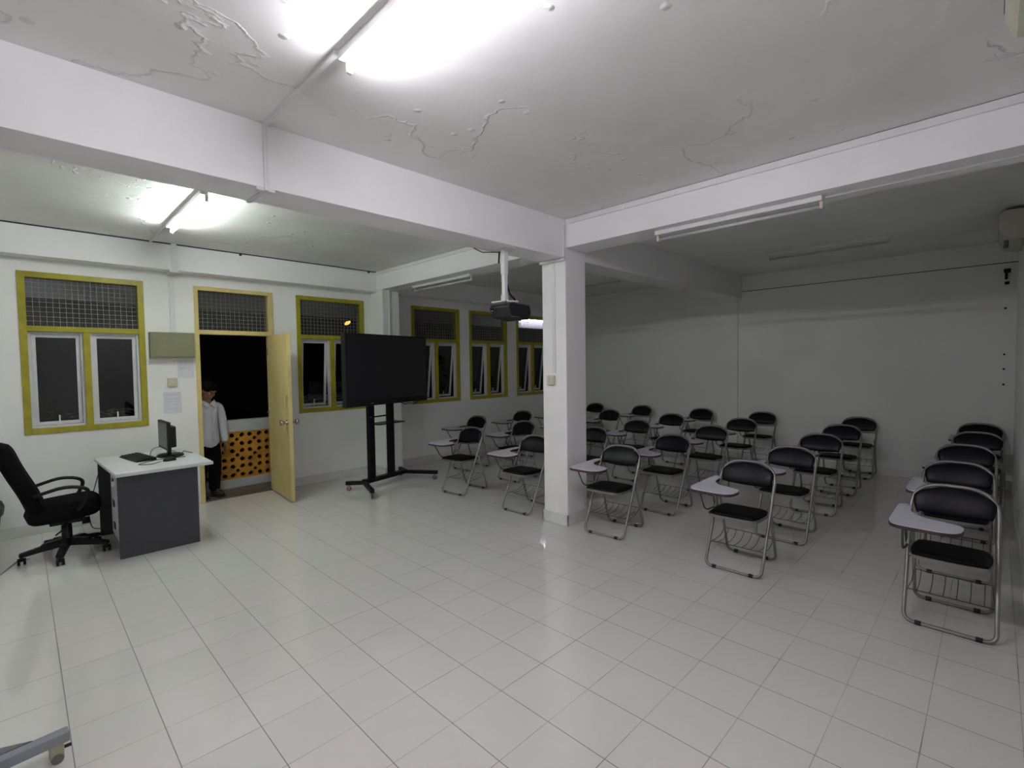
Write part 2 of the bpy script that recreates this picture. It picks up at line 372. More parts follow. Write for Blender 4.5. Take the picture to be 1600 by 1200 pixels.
# ------------------------------------------------------------------ windows
FW = .055
def frame_ring(bm, a, b, zl, zh, w_, y0, y1, bev=.003):
    box(bm, (a, y0, zl), (a+w_, y1, zh), bev); box(bm, (b-w_, y0, zl), (b, y1, zh), bev)
    box(bm, (a+w_, y0, zl), (b-w_, y1, zl+w_), bev); box(bm, (a+w_, y0, zh-w_), (b-w_, y1, zh), bev)
def grille(a, b, zl, zh, y, parent):
    bm = nb(); r = .0012
    n = int((b-a)/.05)
    for k in range(1, n+1):
        x = a+(b-a)*k/(n+1); box(bm, (x-r, y-r, zl), (x+r, y+r, zh))
    n = int((zh-zl)/.05)
    for k in range(1, n+1):
        z = zl+(zh-zl)*k/(n+1); box(bm, (a, y+r, z-r), (b, y+3*r, z+r))
    obj('wire_mesh', bm, 'wire', parent)
def window(idx, a, b, tilt):
    zl, zh = .974, 2.555; root = sempty('window_%d' % idx)
    y0, y1 = YW-.012, YW+.10
    bm = nb(); frame_ring(bm, a, b, zl, zh, FW, y0, y1)
    m_ = (a+b)/2
    box(bm, (a+FW, y0+.004, 1.978), (b-FW, y1, 2.032), .003); box(bm, (m_-.027, y0+.004, zl+FW), (m_+.027, y1, 1.978), .003)
    obj('window_frame', bm, 'yellow', root)
    p = obj('transom_pane', box(nb(), (a+FW, YW+.035, 2.032), (b-FW, YW+.039, zh-FW)), 'transom_glass', root)
    grille(a+FW, b-FW, 2.032, zh-FW, YW+.020, root)
    for s, (p0, p1) in enumerate(((a+FW, m_-.027), (m_+.027, b-FW))):
        bm = nb(); z0, z1 = zl+FW, 1.978; frame_ring(bm, p0, p1, z0, z1, .022, YW+.03, YW+.09, .002)
        fx = obj('casement_frame', bm, 'alu', root)
        # sash pivots at its top edge and swings outwards
        ca = bpy.data.objects.new('casement', None)
        bm = nb(); w_ = p1-p0-.046; h_ = z1-z0-.046
        frame_ring(bm, -w_/2, w_/2, -h_, 0, .032, 0, .03, .003)
        sash = obj('sash', bm, 'alu', root)
        sash.location = ((p0+p1)/2, YW+.055, z1-.023); sash.rotation_euler = (tilt, 0, 0)
        obj('pane', box(nb(), (-w_/2+.03, .012, -h_+.03), (w_/2-.03, .016, -.03)), 'glass', sash)
        bm = nb(); box(bm, (-.009, -.022, -h_+.012), (.009, -.002, -h_+.03), .002); box(bm, (-.006, -.026, -h_+.02), (.006, -.016, -h_+.095), .002)
        obj('handle', bm, 'plastic_w', sash)
    return root
for i, (k, t) in enumerate(((0, .035), (2, .10), (3, .13), (4, .13), (5, .13))):
    window(i+1, OPEN[k][0], OPEN[k][1], t)

# ------------------------------------------------------------------ door
a, b, zl, zh = OPEN[1]
d = sempty('door_1'); y0, y1 = YW-.012, YW+.11; fw = .045
bm = nb(); box(bm, (a, y0, 0), (a+fw, y1, zh), .003); box(bm, (b-fw-.01, y0, 0), (b, y1, zh), .003)
box(bm, (a+fw, y0, zh-fw), (b-fw-.01, y1, zh), .003); box(bm, (a+fw, y0, 2.0), (b-fw-.01, y1, 2.05), .003)
obj('door_frame', bm, 'cream', d)
obj('transom_pane', box(nb(), (a+fw, YW+.045, 2.05), (b-fw-.01, YW+.049, zh-fw)), 'transom_glass', d)
grille(a+fw, b-fw, 2.05, zh-fw, YW+.03, d)
leaf = obj('door_leaf', box(nb(), (-.02, -.80, .012), (.02, 0, 1.995), .003), 'cream', d)
leaf.location = (.985, YW+.005, 0); leaf.rotation_euler = (0, 0, -.075)
for s in (-1, 1):
    bm = nb(); lathe(bm, [(.0, 0), (.03, 0), (.03, .006), (.012, .010), (.011, .032), (.018, .038), (.028, .048), (.030, .060), (.024, .070), (.0, .074)], 20,
                     lambda x, y, z: (s*(.021+z*1.15), -.735+x*1.15, .945+y*1.15))
    tag(obj('door_knob', bm, 'chrome', leaf), 'round steel door knob')
bm = nb(); tube(bm, rnd([(-.021, -.745, 1.13), (-.05, -.745, 1.13), (-.05, -.745, 1.27), (-.021, -.745, 1.27)], .03), .007); obj('pull_handle', bm, 'cream', leaf)
bm = nb(); box(bm, (-.026, -.74, .80), (-.0215, -.73, .90), .001); box(bm, (-.034, -.738, .86), (-.024, -.732, .925), .001); obj('key', bm, 'chrome', leaf)
bm = nb()
for z in (.25, 1.0, 1.75): cyl(bm, (-.022, .004, z), (-.022, .004, z+.09), .007, 8)
obj('hinge', bm, 'chrome', leaf)

# ------------------------------------------------------------------ outside corridor
bm = nb(); box(bm, (-6, YW+.02, -.15), (11, 4.40, -.03)); tag(obj('corridor_floor', bm, 'brownfloor'), kind='structure')
bm = nb(); box(bm, (-6, YO, H-.02), (11, 4.40, H+.12)); tag(obj('corridor_ceiling', bm, 'outer_paint'), kind='structure')
bm = nb(); box(bm, (-6, 4.14, 2.38), (11, 4.34, H-.02), .004); tag(obj('corridor_beam', bm, 'outer_paint'), kind='structure')
pw = thing('parapet_wall', 'white capped corridor parapet with orange pierced blocks, seen through the open door', 'wall', (0, 0, 0))
bm = nb(); box(bm, (-6, 4.13, .73), (11, 4.29, .885), .006); box(bm, (-6, 4.13, -.03), (11, 4.29, .09), .004)
box(bm, (-6, 4.13, .09), (-.45, 4.27, .73)); box(bm, (2.42, 4.13, .09), (11, 4.27, .73)); obj('cap_and_plinth', bm, 'parapet_paint', pw)
def breeze():
    """one pierced block: four petal holes round a centre hole, cut through the slab"""
    t = nb(); W_, H_ = .221, .2133
    loops = [[(0, 0), (W_, 0), (W_, H_), (0, H_)]]
    cx, cy = W_/2, H_/2
    loops.append([(cx+.025*math.cos(a_), cy+.025*math.sin(a_)) for a_ in [2*PI*k/10 for k in range(10)]])
    for sx in (-1, 1):
        for sy in (-1, 1):
            ox, oy = cx+sx*.057, cy+sy*.055; lp = []
            for k in range(12):
                an = 2*PI*k/12; da = math.cos(an-math.atan2(sy, sx)); r = .031*(1+.16*da+.10*math.cos(2*(an-math.atan2(sy, sx))))
                lp.append((ox+r*math.cos(an), oy+r*.95*math.sin(an)))
            loops.append(lp)
    ed = []
    for lp in loops:
        vs = [t.verts.new((x_, 0, z_)) for x_, z_ in lp]
        ed += [t.edges.new((vs[i], vs[(i+1) % len(vs)])) for i in range(len(vs))]
    bmesh.ops.triangle_fill(t, edges=ed, use_beauty=True, use_dissolve=False)
    r = bmesh.ops.extrude_face_region(t, geom=t.faces[:]); bmesh.ops.translate(t, vec=(0, .045, 0), verts=[v for v in r['geom'] if isinstance(v, bmesh.types.BMVert)])
    return t
bm = nb()
for i in range(13):
    for j in range(3):
        t = breeze(); bmesh.ops.translate(t, vec=(-.453+i*.221, 4.135, .09+j*.2133), verts=t.verts); merge(bm, t)
obj('pierced_blocks', bm, 'orange', pw)
# black outer face of the corridor so the pierced holes look into the night
bm = nb(); box(bm, (-9, 4.6, -3.2), (16, 60, -3.0)); tag(obj('ground', bm, 'soil'), kind='structure')

# ------------------------------------------------------------------ fluorescent fittings
def light_fitting(label, cat, group, loc, length, m_tube, hang=0, dark=False):
    """batten along y, mounted under z=loc.z"""
    t = thing('fluorescent_light', label, cat, loc, 0, group); L_ = length/2
    bm = nb(); box(bm, (-.028, -L_, -.038), (.028, L_, 0), .004)
    obj('batten', bm, 'plastic_w', t)
    for s in (-1, 1):
        bm = nb(); box(bm, (-.012+.016, s*(L_-.012)-.010, -.086), (.012+.016, s*(L_-.012)+.010, -.036), .003)
        e_ = obj('lamp_holder', bm, 'plastic_y', t)
    bm = nb(); tube(bm, [(.016, -L_+.022, -.070), (.016, L_-.022, -.070)], .0135, seg=14)
    obj('tube', bm, m_tube, t)
    return t
light_fitting('lit white fluorescent tube on the ceiling at the top edge, nearest the camera', 'light', 'lit fluorescent lights', (-.24, -1.75, H), 1.24, 'tube_a')
light_fitting('lit fluorescent tube on the ceiling in front of the door, beyond the long beam', 'light', 'lit fluorescent lights', (-.24, 1.78, H), 1.24, 'tube_b')
light_fitting('added fill light tube, unseen on the ceiling behind the camera, right half of the room', 'light', 'lit fluorescent lights', (-3.1, -1.75, H), 1.24, 'tube_d')  # this rear pair is assumed and out of view, added to balance the light
light_fitting('added fill light tube, unseen on the ceiling behind the camera, window half of the room', 'light', 'lit fluorescent lights', (-3.1, 1.78, H), 1.24, 'tube_d')
light_fitting('unlit fluorescent light under the cross beam, right of the column', 'light', 'unlit fluorescent lights', (2.545, -1.735, ZB), 1.22, 'offtube')
light_fitting('unlit fluorescent light under the cross beam, left of the projector', 'light', 'unlit fluorescent lights', (2.60, 1.95, ZB), 1.22, 'offtube')
light_fitting('unlit fluorescent light on the dark far ceiling, nearer the right wall', 'light', 'unlit fluorescent lights', (5.55, -1.71, H), 1.24, 'offtube')
light_fitting('unlit fluorescent light on the dark far ceiling, just right of the column', 'light', 'unlit fluorescent lights', (5.52, 1.72, H), 1.24, 'offtube')
def corridor_light(x, label):
    t = thing('corridor_light', label, 'light', (x, 4.14, 2.56), 0, 'corridor lights')
    obj('batten', box(nb(), (-.6, -.04, -.028), (.6, 0, .028), .004), 'plastic_w', t)
    bm = nb(); tube(bm, [(-.58, -.055, -.02), (.58, -.055, -.02)], .0135, seg=12); obj('tube', bm, 'tube_c', t)
corridor_light(-2.15, 'assumed unseen tube light, added outside left of the left window')  # unseen tube, assumed here to brighten the top of the left window
corridor_light(6.95, 'lit tube light outside, glowing through the window nearest the column')

# ------------------------------------------------------------------ cable trunking
def trunk(label, boxes, group='white cable trunking', m_='plastic_w', name='cable_trunking'):
    bm = nb()
    for lo, hi in boxes: box(bm, lo, hi, .002)
    return tag(obj(name, bm, m_), label, 'cable trunking', group)
trunk('thin white trunking from the nearest lit light down over the long beam', [((-.285, Y0-.012, H-.016), (-.262, -1.13, H)), ((-.285, Y0-.012, ZA-.014), (-.262, Y0, H-.016)), ((-.325, Y0, ZA-.016), (-.225, Y0+.05, ZA)), ((-.285, Y0+.05, ZA-.012), (-.262, Y1, ZA))])
trunk('thin white trunking on the ceiling from the second lit light to the window wall', [((-.262, 2.40, H-.014), (-.24, 3.26, H))])
trunk('white trunking dropping down the window wall to the beige panel box', [((-.072, 3.240, 2.68), (-.022, 3.26, H)), ((-.095, 3.235, 2.655), (-.01, YW, 2.68)), ((-.072, YW-.018, 2.01), (-.022, YW, 2.655))])
trunk('long white trunking along the top of the cross beam, right of the column', [((X0-.018, YR, H-.05), (X0, Y0-.05, H-.0036))])
trunk('white trunking along the top of the cross beam, left of the column', [((X0-.016, Y1, H-.045), (X0, 3.26, H-.004))])
trunk('dark gap line above the long trunking on the cross beam', [((X0-.012, YR, H-.0035), (X0, Y0-.05, H))], 'dark joint lines', 'black_line', 'joint_line')
trunk('short vertical white trunking on the beam above the column', [((X0-.04, Y0-.012, ZA), (X0-.012, Y0, H-.05))])
trunk('white trunking down the left face of the column to its wall switch', [((X0-.010, -.108, 1.50), (X0, -.072, ZA-.03)), ((X0-.03, Y0-.01, ZA-.028), (X0, Y1+.01, ZA-.002))])
trunk('vertical white trunking on the pilaster behind the screen', [((X0+.10, 3.106, .12), (X0+.13, 3.12, ZB))])
trunk('white trunking along the underside of the cross beam at the right', [((2.58, YR, ZB-.014), (2.60, -2.35, ZB))])
trunk('thin white trunking under the cross beam between pilaster and unlit light', [((2.585, 2.56, ZB-.012), (2.605, 3.12, ZB))])
trunk('black cable running along the top of the window wall beam', [((XF, 3.25, H-.012), (X0, 3.26, H-.002))], 'black cables', 'black_line', 'ceiling_cable')
for x_, lb in ((.62, 'small black cable clip above the door on the black cable'), (2.30, 'small black cable clip nearest the pilaster on the black cable')):
    tag(obj('cable_clip', box(nb(), (x_-.012, 3.235, H-.035), (x_+.012, 3.249, H-.012), .002), 'black_line'), lb, 'clip')
bm = nb(); box(bm, (5.2, -.10, ZA-.03), (5.34, .0, ZA), .004)
tag(obj('junction_box', bm, 'plastic_w'), 'small flat white box under the far part of the long beam', 'junction box')

# ------------------------------------------------------------------ wall fixtures
t = thing('panel_box', 'khaki metal electrical panel box on the wall between window and door', 'panel box', (-.072, YW, 1.86))
obj('housing', box(nb(), (-.205, -.09, -.142), (.215, 0, .142), .006), 'khaki', t)
obj('cover', box(nb(), (-.19, -.097, -.130), (.203, -.090, .128), .003), 'khaki', t)
def switch(label, loc, axis):
    t = thing('light_switch', label, 'switch', loc, axis)
    obj('back_box', box(nb(), (-.046, -.03, -.046), (.046, 0, .046), .005), 'plastic_y', t)
    for s in (-1, 1): obj('rocker', box(nb(), (s*.02-.016, -.036, -.03), (s*.02+.016, -.030, .03), .003), 'plastic_y', t)
switch('cream light switch on the wall under the khaki panel box', (-.074, YW, 1.445), 0)
switch('cream light switch on the left face of the column', (X0, -.055, 1.43), -PI/2)
trunk('thin cord from the khaki panel box down to the wall switch', [((-.016, YW-.006, 1.49), (-.010, YW, 1.72))])
def notice(label, x0, x1, z0, z1, lines):
    t = thing('paper_notice', label, 'paper', ((x0+x1)/2, YW-.002, (z0+z1)/2))
    w_, h_ = (x1-x0)/2, (z1-z0)/2
    obj('sheet', box(nb(), (-w_, -.001, -h_), (w_, .001, h_)), 'paper', t)
    bm = nb()
    for q in lines: box(bm, (-w_*.8, -.0016, h_*q-.002), (w_*.75, -.001, h_*q+.002))
    obj('printed_lines', bm, 'ink', t)
notice('lilac white printed notice taped below the wall switch', -.165, .008, 1.09, 1.335, (.8, .68, .35, .1, -.15, -.55))
notice('blank white sheet taped just left of the door frame', -.02, .14, 1.49, 1.70, (.1, 0))
bm = nb(); box(bm, (-.286, YW-.012, 1.64), (-.276, YW, 2.02), .002)
tag(obj('bracket_strip', bm, 'plastic_w'), 'thin white strip on the wall left of the khaki panel box', 'strip')

# ------------------------------------------------------------------ air conditioners on the right wall
def air_con(label, loc):
    t = thing('air_conditioner', label, 'air conditioner', loc, 0, 'wall air conditioners')
    prof = [(0, -.02), (.0, .245), (.135, .25), (.165, .22), (.172, .10), (.150, .03), (.09, -.012)]
    bm = nb(); prism(bm, rpoly(prof, .02, 4), 0, .82, lambda u, v, w_: (w_, u, v), 0); obj('housing', bm, 'acbody', t)
    bm = nb(); prism(bm, [(.1725, .10), (.166, .215), (.160, .215), (.166, .10)], .03, .79, lambda u, v, w_: (w_, u, v)); obj('front_grille', bm, 'greydark', t)
    bm = nb(); box(bm, (.06, .075, -.012), (.76, .14, .012), .003); obj('louver', bm, 'acbody', t)
    bm = nb(); cyl(bm, (.10, .12, -.08), (.10, .12, 0), .018, 10); obj('drain_pipe', bm, 'greydark', t)
air_con('cream air conditioner high on the right wall at the top corner of the photo', (.40, YR, 2.70))
air_con('cream air conditioner in the dark far end of the right wall', (5.10, YR, 2.69))
bm = nb(); box(bm, (6.94, -3.30, 2.60), (7.02, -3.24, 2.64), .006); box(bm, (6.97, -3.275, 2.52), (7.0, -3.25, 2.61), .004); box(bm, (6.96, -3.29, 2.46), (7.0, -3.25, 2.49), .004)
tag(obj('wall_bracket', bm, 'blackmetal'), 'small black bracket in the far right top corner', 'bracket')
for z_, q in ((2.18, 'topmost'), (1.63, 'second'), (1.455, 'third'), (1.27, 'lowest')):
    bm = nb(); cyl(bm, (7.02, -3.262, z_), (6.995, -3.262, z_), .011, 8)
    tag(obj('wall_anchor', bm, 'blackmetal'), '%s small black anchor in the far right corner' % q, 'anchor', 'black wall anchors')

# ------------------------------------------------------------------ projector under the long beam
t = thing('ceiling_projector', 'dark projector hanging on a white pole under the long beam', 'projector', (1.76, -.085, ZA))
bm = nb(); box(bm, (-.075, -.075, -.008), (.075, .075, 0), .002)
for sx in (-1, 1):
    for sy in (-1, 1): cyl(bm, (sx*.055, sy*.055, -.016), (sx*.055, sy*.055, -.006), .008, 8)
obj('ceiling_plate', bm, 'plastic_w', t)
bm = nb(); box(bm, (-.024, -.024, -.22), (.024, .024, -.008), .003); box(bm, (-.019, -.019, -.42), (.019, .019, -.22), .003); box(bm, (-.024, -.024, -.455), (.024, .024, -.40), .003); obj('pole', bm, 'plastic_w', t)
bm = nb()
for an in (.6, 2.2, 3.9, 5.4): tube(bm, [(0, 0, -.452), (.12*math.cos(an), .12*math.sin(an), -.462)], .009, seg=8)
obj('mounting_arm', bm, 'plastic_w', t)
pj_ = obj('projector_body', prism(nb(), rpoly([(-.13, .0), (-.10, -.085), (.11, -.11), (.15, -.05), (.13, .02), (-.10, .03)], .012, 3), -.15, .10, lambda u, v, w_: (u+.06, w_+.03, v-.51)), 'proj', t)
bm = nb(); lathe(bm, [(.0, 0), (.03, 0), (.032, .012), (.026, .016), (.024, .008), (0, .006)], 20, lambda x, y, z: (-.060-z, .085+x, -.535+y)); tag(obj('lens', bm, 'screen', pj_), 'glass lens')
obj('vent_strip', box(nb(), (-.03, -.125, -.60), (.06, -.10, -.597), .001), 'greymetal', pj_)
for pts_, r_ in (([(.0, .03, -.02), (-.07, .09, -.02), (-.15, .10, -.03), (-.12, .15, -.02), (-.24, .13, -.004)], .004), ([(-.03, .03, -.02), (-.035, .035, -.12)], .008),
                 ([(.03, 0, -.30), (.05, -.02, -.40), (.10, -.04, -.44), (.09, 0, -.49)], .008)):
    obj('cable', tube(nb(), rnd(pts_, .03), r_, seg=6), 'blackplastic', t)

# ------------------------------------------------------------------ interactive screen on wheeled stand
ang = math.atan2(.315, 1.388)
sc = thing('screen_stand', 'black wheeled stand carrying the large dark display screen', 'stand', (1.987, 2.255, 0), ang)
# local frame: x along the panel, y towards the window wall
def castor(parent, x, y, m_='castor', r=.03, name='castor', seg=14):
    bm = nb(); cyl(bm, (x, y-.009, r), (x, y+.009, r), r, seg)
    c = obj(name, bm, m_, parent)
    bm = nb(); box(bm, (x-.012, y-.014, r*.8), (x+.012, y-.010, r*2+.012), .001); box(bm, (x-.012, y+.010, r*.8), (x+.012, y+.014, r*2+.012), .001); box(bm, (x-.016, y-.016, r*2+.004), (x+.016, y+.016, r*2+.014), .001)
    obj('fork', bm, 'greymetal', c); return c
for px_ in (-.005, .34):
    obj('post', box(nb(), (px_-.045, .315, .12), (px_+.045, .375, 1.75), .004), 'blackmetal', sc)
bar = nb(); box(bar, (-.14, .29, .085), (.60, .38, .135), .004); obj('base_bar', bar, 'blackmetal', sc)
feet = [((-.14, .33), (-.40, -.10)), ((-.14, .33), (-.28, .52)), ((.60, .33), (.78, -.10)), ((.60, .33), (.72, .56))]
for (ax, ay), (bx_, by_) in feet:
    dv = Vector((bx_-ax, by_-ay, 0)); L_ = dv.length; an = math.atan2(dv.y, dv.x)
    f = obj('foot', box(nb(), (-.02, -.025, .078), (L_, .025, .125), .004), 'blackmetal', sc)
    f.location = (ax, ay, 0); f.rotation_euler = (0, 0, an)
    castor(f, L_-.04, 0)
obj('shelf', prism(nb(), rpoly([(.17, .37), (.66, .37), (.66, .62), (.17, .62)], .03), .80, .812), 'blackmetal', sc)
bm = nb(); tube(bm, [(-.005, .345, .93), (.34, .345, .93)], .010, seg=8); obj('cross_rod', bm, 'blackmetal', sc)
bm = nb(); box(bm, (-.12, .07, 1.30), (-.08, .32, 1.78), .003); box(bm, (.40, .07, 1.30), (.44, .32, 1.78), .003); box(bm, (-.16, .27, 1.5), (.5, .32, 1.56), .003); obj('mounting_bracket', bm, 'blackmetal', sc)
bm = nb(); cyl(bm, (-.03, .314, .93), (-.03, .308, .93), .010, 10); obj('bolt', bm, 'chrome', sc)
tv = thing('display_screen', 'large dark switched-off display screen mounted on the black wheeled stand', 'screen', (1.987, 2.255, 0), ang)
obj('housing', box(nb(), (-.665, 0, 1.115), (.715, .07, 1.985), .008), 'blackplastic', tv)
obj('screen_glass', box(nb(), (-.640, -.003, 1.185), (.690, .002, 1.965)), 'screen', tv)
bm = nb(); box(bm, (-.30, -.004, 1.140), (-.255, -.001, 1.150)); tag(obj('badge', bm, 'greydark', tv), 'small grey badge')
bm = nb(); tube(bm, rnd([(.25, .05, 1.12), (.32, .05, 1.085), (.42, .05, 1.10), (.50, .05, 1.075), (.62, .05, 1.12)], .03), .006, seg=6); obj('cable', bm, 'blackplastic', tv)

# ------------------------------------------------------------------ teacher's desk
t = thing('teacher_desk', 'charcoal desk with pale grey top below the left window', 'desk', (0, 0, 0))
obj('desk_top', prism(nb(), [(-.782, 1.83), (-.080, 1.86), (-.078, 2.96), (-.822, 2.945)], .722, .75, None, .003), 'desktop', t)
sp_ = obj('side_panel', box(nb(), (-.755, 2.0, .0), (-.177, 2.025, .722), .002), 'deskdark', t)
obj('edge_strip', box(nb(), (-.177, 2.0, .0), (-.174, 2.026, .722)), 'drawer', sp_)
obj('side_panel', box(nb(), (-.80, 2.89, .0), (-.175, 2.915, .722), .002), 'deskdark', t)
obj('modesty_panel', box(nb(), (-.215, 2.025, .06), (-.195, 2.90, .722), .002), 'deskdark', t)
obj('pedestal', box(nb(), (-.735, 2.027, .14), (-.225, 2.40, .72), .002), 'deskdark', t)
for k, (z0, z1) in enumerate(((.535, .715), (.345, .53), (.15, .34))):
    dr = obj('drawer', box(nb(), (-.757, 2.03, z0), (-.737, 2.40, z1), .002), 'drawer', t)
    zc = (z0+z1)/2
    obj('drawer_pull', box(nb(), (-.764, 2.18, zc-.028), (-.757, 2.27, zc+.028), .003), 'blackplastic', dr)
    if k == 0:
        bm = nb(); cyl(bm, (-.757, 2.08, .66), (-.764, 2.08, .66), .010, 10); box(bm, (-.785, 2.075, .61), (-.764, 2.079, .655), .001); obj('lock_and_key', bm, 'chrome', dr)
# monitor, keyboard, mouse
t = thing('computer_monitor', 'black flat computer monitor standing on the grey desk top', 'monitor', (-.29, 2.50, .75))
obj('screen_housing', box(nb(), (-.055, -.215, .075), (-.025, .215, .345), .006), 'blackplastic', t)
obj('screen_face', box(nb(), (-.057, -.198, .100), (-.054, .198, .33)), 'lcd', t)
obj('rear_bulge', box(nb(), (-.027, -.17, .10), (.025, .17, .30), .012), 'blackplastic', t)
bm = nb(); box(bm, (-.022, -.035, .012), (.006, .035, .12), .006); obj('neck', bm, 'blackplastic', t)
bm = nb(); lathe(bm, [(0, 0), (.13, 0), (.13, .010), (.115, .020), (0, .022)], 32, lambda x, y, z: (x*.85, y, z)); obj('base', bm, 'blackplastic', t)
t = thing('computer_keyboard', 'black computer keyboard on the desk in front of the monitor', 'keyboard', (-.535, 2.56, .75), .15)
obj('keyboard_body', prism(nb(), [(-.08, 0), (.08, 0), (.08, .028), (-.08, .014)], -.225, .225, lambda u, v, w_: (u, w_, v), .003), 'blackplastic', t)
bm = nb()
for i in range(5):
    for j in range(20):
        x = -.062+i*.027; y = -.212+j*.0216; z = .016+(x+.08)*.0875
        box(bm, (x-.009, y-.008, z-.002), (x+.009, y+.008, z+.007), .001)
obj('keys', bm, 'proj', t)
t = thing('computer_mouse', 'black computer mouse on the desk, right of the keyboard', 'mouse', (-.35, 2.20, .75), .2)
bm = nb(); pad(bm, .055, .032, .032, .42, lambda x, y, z: (x, y, max(z, 0)+.002), e=2.5); obj('mouse_shell', bm, 'blackplastic', t)
bm = nb(); cyl(bm, (-.028, -.003, .026), (-.028, .003, .026), .009, 10); obj('scroll_wheel', bm, 'greydark', t)
def cord(label, pts, r=.003, m_='blackplastic', rad=.05):
    bm = nb(); tube(bm, rnd(pts, rad), r, seg=6); return tag(obj('cable', bm, m_), label, 'cable')
cord('thin black mouse cable looping across the desk top', [(-.412, 2.19, .756), (-.50, 2.10, .7535), (-.60, 2.17, .7535), (-.50, 2.28, .7535), (-.41, 2.34, .7535), (-.34, 2.33, .7535), (-.20, 2.33, .7535)])
cord('thin black keyboard cable arching behind the monitor', [(-.425, 2.66, .754), (-.40, 2.74, .80), (-.33, 2.78, .82), (-.27, 2.76, .78), (-.20, 2.74, .7535)])
cord('thin black power cable lying on the back of the desk top', [(-.165, 2.62, .7535), (-.15, 2.66, .765), (-.12, 2.60, .7535), (-.10, 2.52, .7535)])
cord('black power cable hanging behind the desk towards the floor', [(-.76, 3.30, .55), (-.80, 3.28, .40), (-.86, 3.25, .18), (-.84, 3.2, .006), (-.70, 3.15, .006)], .004)
cord('looped black cable behind the desk near the skirting', [(-.70, 3.38, .36), (-.80, 3.30, .25), (-.70, 3.28, .16), (-.62, 3.28, .006)], .003)
cord('thin grey cable lying on the floor by the office chair castor', [(-1.29, 2.60, .004), (-1.36, 2.62, .004), (-1.40, 2.50, .004), (-1.46, 2.30, .004), (-1.62, 2.15, .004)], .003, 'greydark')

# ------------------------------------------------------------------ office chair
oc = thing('office_chair', 'black high-backed office chair with armrests facing the desk', 'office chair', (-1.055, 2.50, 0), 0)
for k in range(5):
    an = PI+.10+2*PI*k/5; ca, sa = math.cos(an), math.sin(an)
    bm = nb(); t_ = nb(); prism(t_, [(.02, .085), (.16, .075), (.30, .062), (.30, .092), (.17, .118), (.15, .138), (.02, .150)], -.026, .026, lambda u, v, w_: (u, w_, v), .005)
    bmesh.ops.transform(t_, matrix=Matrix.Rotation(an, 4, 'Z'), verts=t_.verts); merge(bm, t_)
    lg = obj('star_leg', bm, 'blackplastic', oc)
    bm = nb(); x_, y_ = .285*ca, .285*sa
    for s in (-1, 1): cyl(bm, (x_+s*.009, y_, .028), (x_+s*.026, y_, .028), .028, 14)
    box(bm, (x_-.009, y_-.02, .03), (x_+.009, y_+.02, .075), .004); obj('castor', bm, 'blackplastic', lg)
bm = nb(); lathe(bm, [(.0, .09), (.045, .09), (.045, .14), (.036, .15), (.036, .26), (.026, .27), (.026, .30), (0, .30)], 20); obj('gas_lift', bm, 'blackplastic', oc)
bm = nb(); box(bm, (-.11, -.09, .285), (.12, .09, .325), .01); obj('seat_mechanism', bm, 'blackplastic', oc)
bm = nb(); cyl(bm, (.10, -.02, .275), (.15, -.02, .275), .03, 14); obj('tension_knob', bm, 'blackplastic', oc)
bm = nb(); tube(bm, rnd([(.0, -.08, .30), (-.02, -.20, .28), (-.08, -.23, .24)], .03), .006, seg=8); obj('height_lever', bm, 'blackplastic', oc)
bm = nb(); pad(bm, .250, .245, .080, .22, lambda x, y, z: (x-.01, y, z+.405+.06*(x+.1)), e=9, back=.95); obj('seat', bm, 'blackfabric', oc)
def backmap(x, y, z):   # x width, y along the height, z thickness -> curved back shell
    v = (y+.34)/.68; lean = -.168-.205*v+.012*math.sin(v*2*PI)
    wd = x*(1-.12*v)
    return (lean+z-.35*wd*wd*-1*.5, wd, .345+v*.675)
bm = nb(); pad(bm, .24, .34, .066, .22, backmap, nv=22, e=8, back=.9); obj('backrest', bm, 'blackfabric', oc)
for s in (-1, 1):
    bm = nb(); y_ = s*.255
    tube(bm, rnd([(-.20, y_*.92, .585), (-.02, y_, .635), (.10, y_, .615), (.145, y_, .57), (.10, y_, .47), (.03, y_*.8, .37)], .06, n=8), .014, seg=10)
    obj('armrest', bm, 'blackplastic', oc)

# ------------------------------------------------------------------ waste bin
t = thing('waste_bin', 'dark waste bin with liner at the left edge behind the office chair', 'bin', (-1.60, 3.16, 0))
bm = nb(); lathe(bm, [(0, 0), (.115, 0), (.145, .33), (.150, .33), (.150, .34), (.14, .34), (.11, .01), (0, .01)], 24); obj('bin_body', bm, 'bin', t)
bm = nb(); pr = []
for r_, z_ in ((.154, .30), (.160, .335), (.165, .37), (.150, .41), (.12, .40), (.10, .36)): pr.append((r_, z_))
lathe(bm, pr, 28)
for v in bm.verts:
    an = math.atan2(v.co.y, v.co.x); k = 1+.05*math.sin(an*7)+.03*math.sin(an*13+1); v.co.x *= k; v.co.y *= k; v.co.z += .015*math.sin(an*5)
obj('bin_liner', bm, 'bag', t)

# ------------------------------------------------------------------ wheeled board stand at the lower left corner
t = thing('board_stand', 'grey metal foot of a wheeled board stand at the bottom left corner', 'stand', (-1.40, -.50, 0), .10)
obj('foot_bar', box(nb(), (-.42, -.035, .075), (.19, .015, .115), .003), 'greymetal', t)
obj('gusset', prism(nb(), [(-.20, .01), (.085, .01), (-.20, .17)], .112, .118, None), 'greydark', t)
obj('upright', box(nb(), (-.30, -.025, .115), (-.26, .015, 1.9), .003), 'greymetal', t)
for x_ in (.15, -.38):
    c_ = obj('castor', box(nb(), (x_-.022, -.032, .018), (x_+.022, .002, .075), .004), 'castor_y', t)
    bm = nb(); cyl(bm, (x_, -.036, .02), (x_, -.004, .02), .020, 12); obj('wheel', bm, 'greydark', c_)
    bm = nb(); cyl(bm, (x_+.02, -.015, .05), (x_+.045, -.015, .048), .007, 8); obj('brake_lever', bm, 'blackplastic', c_)

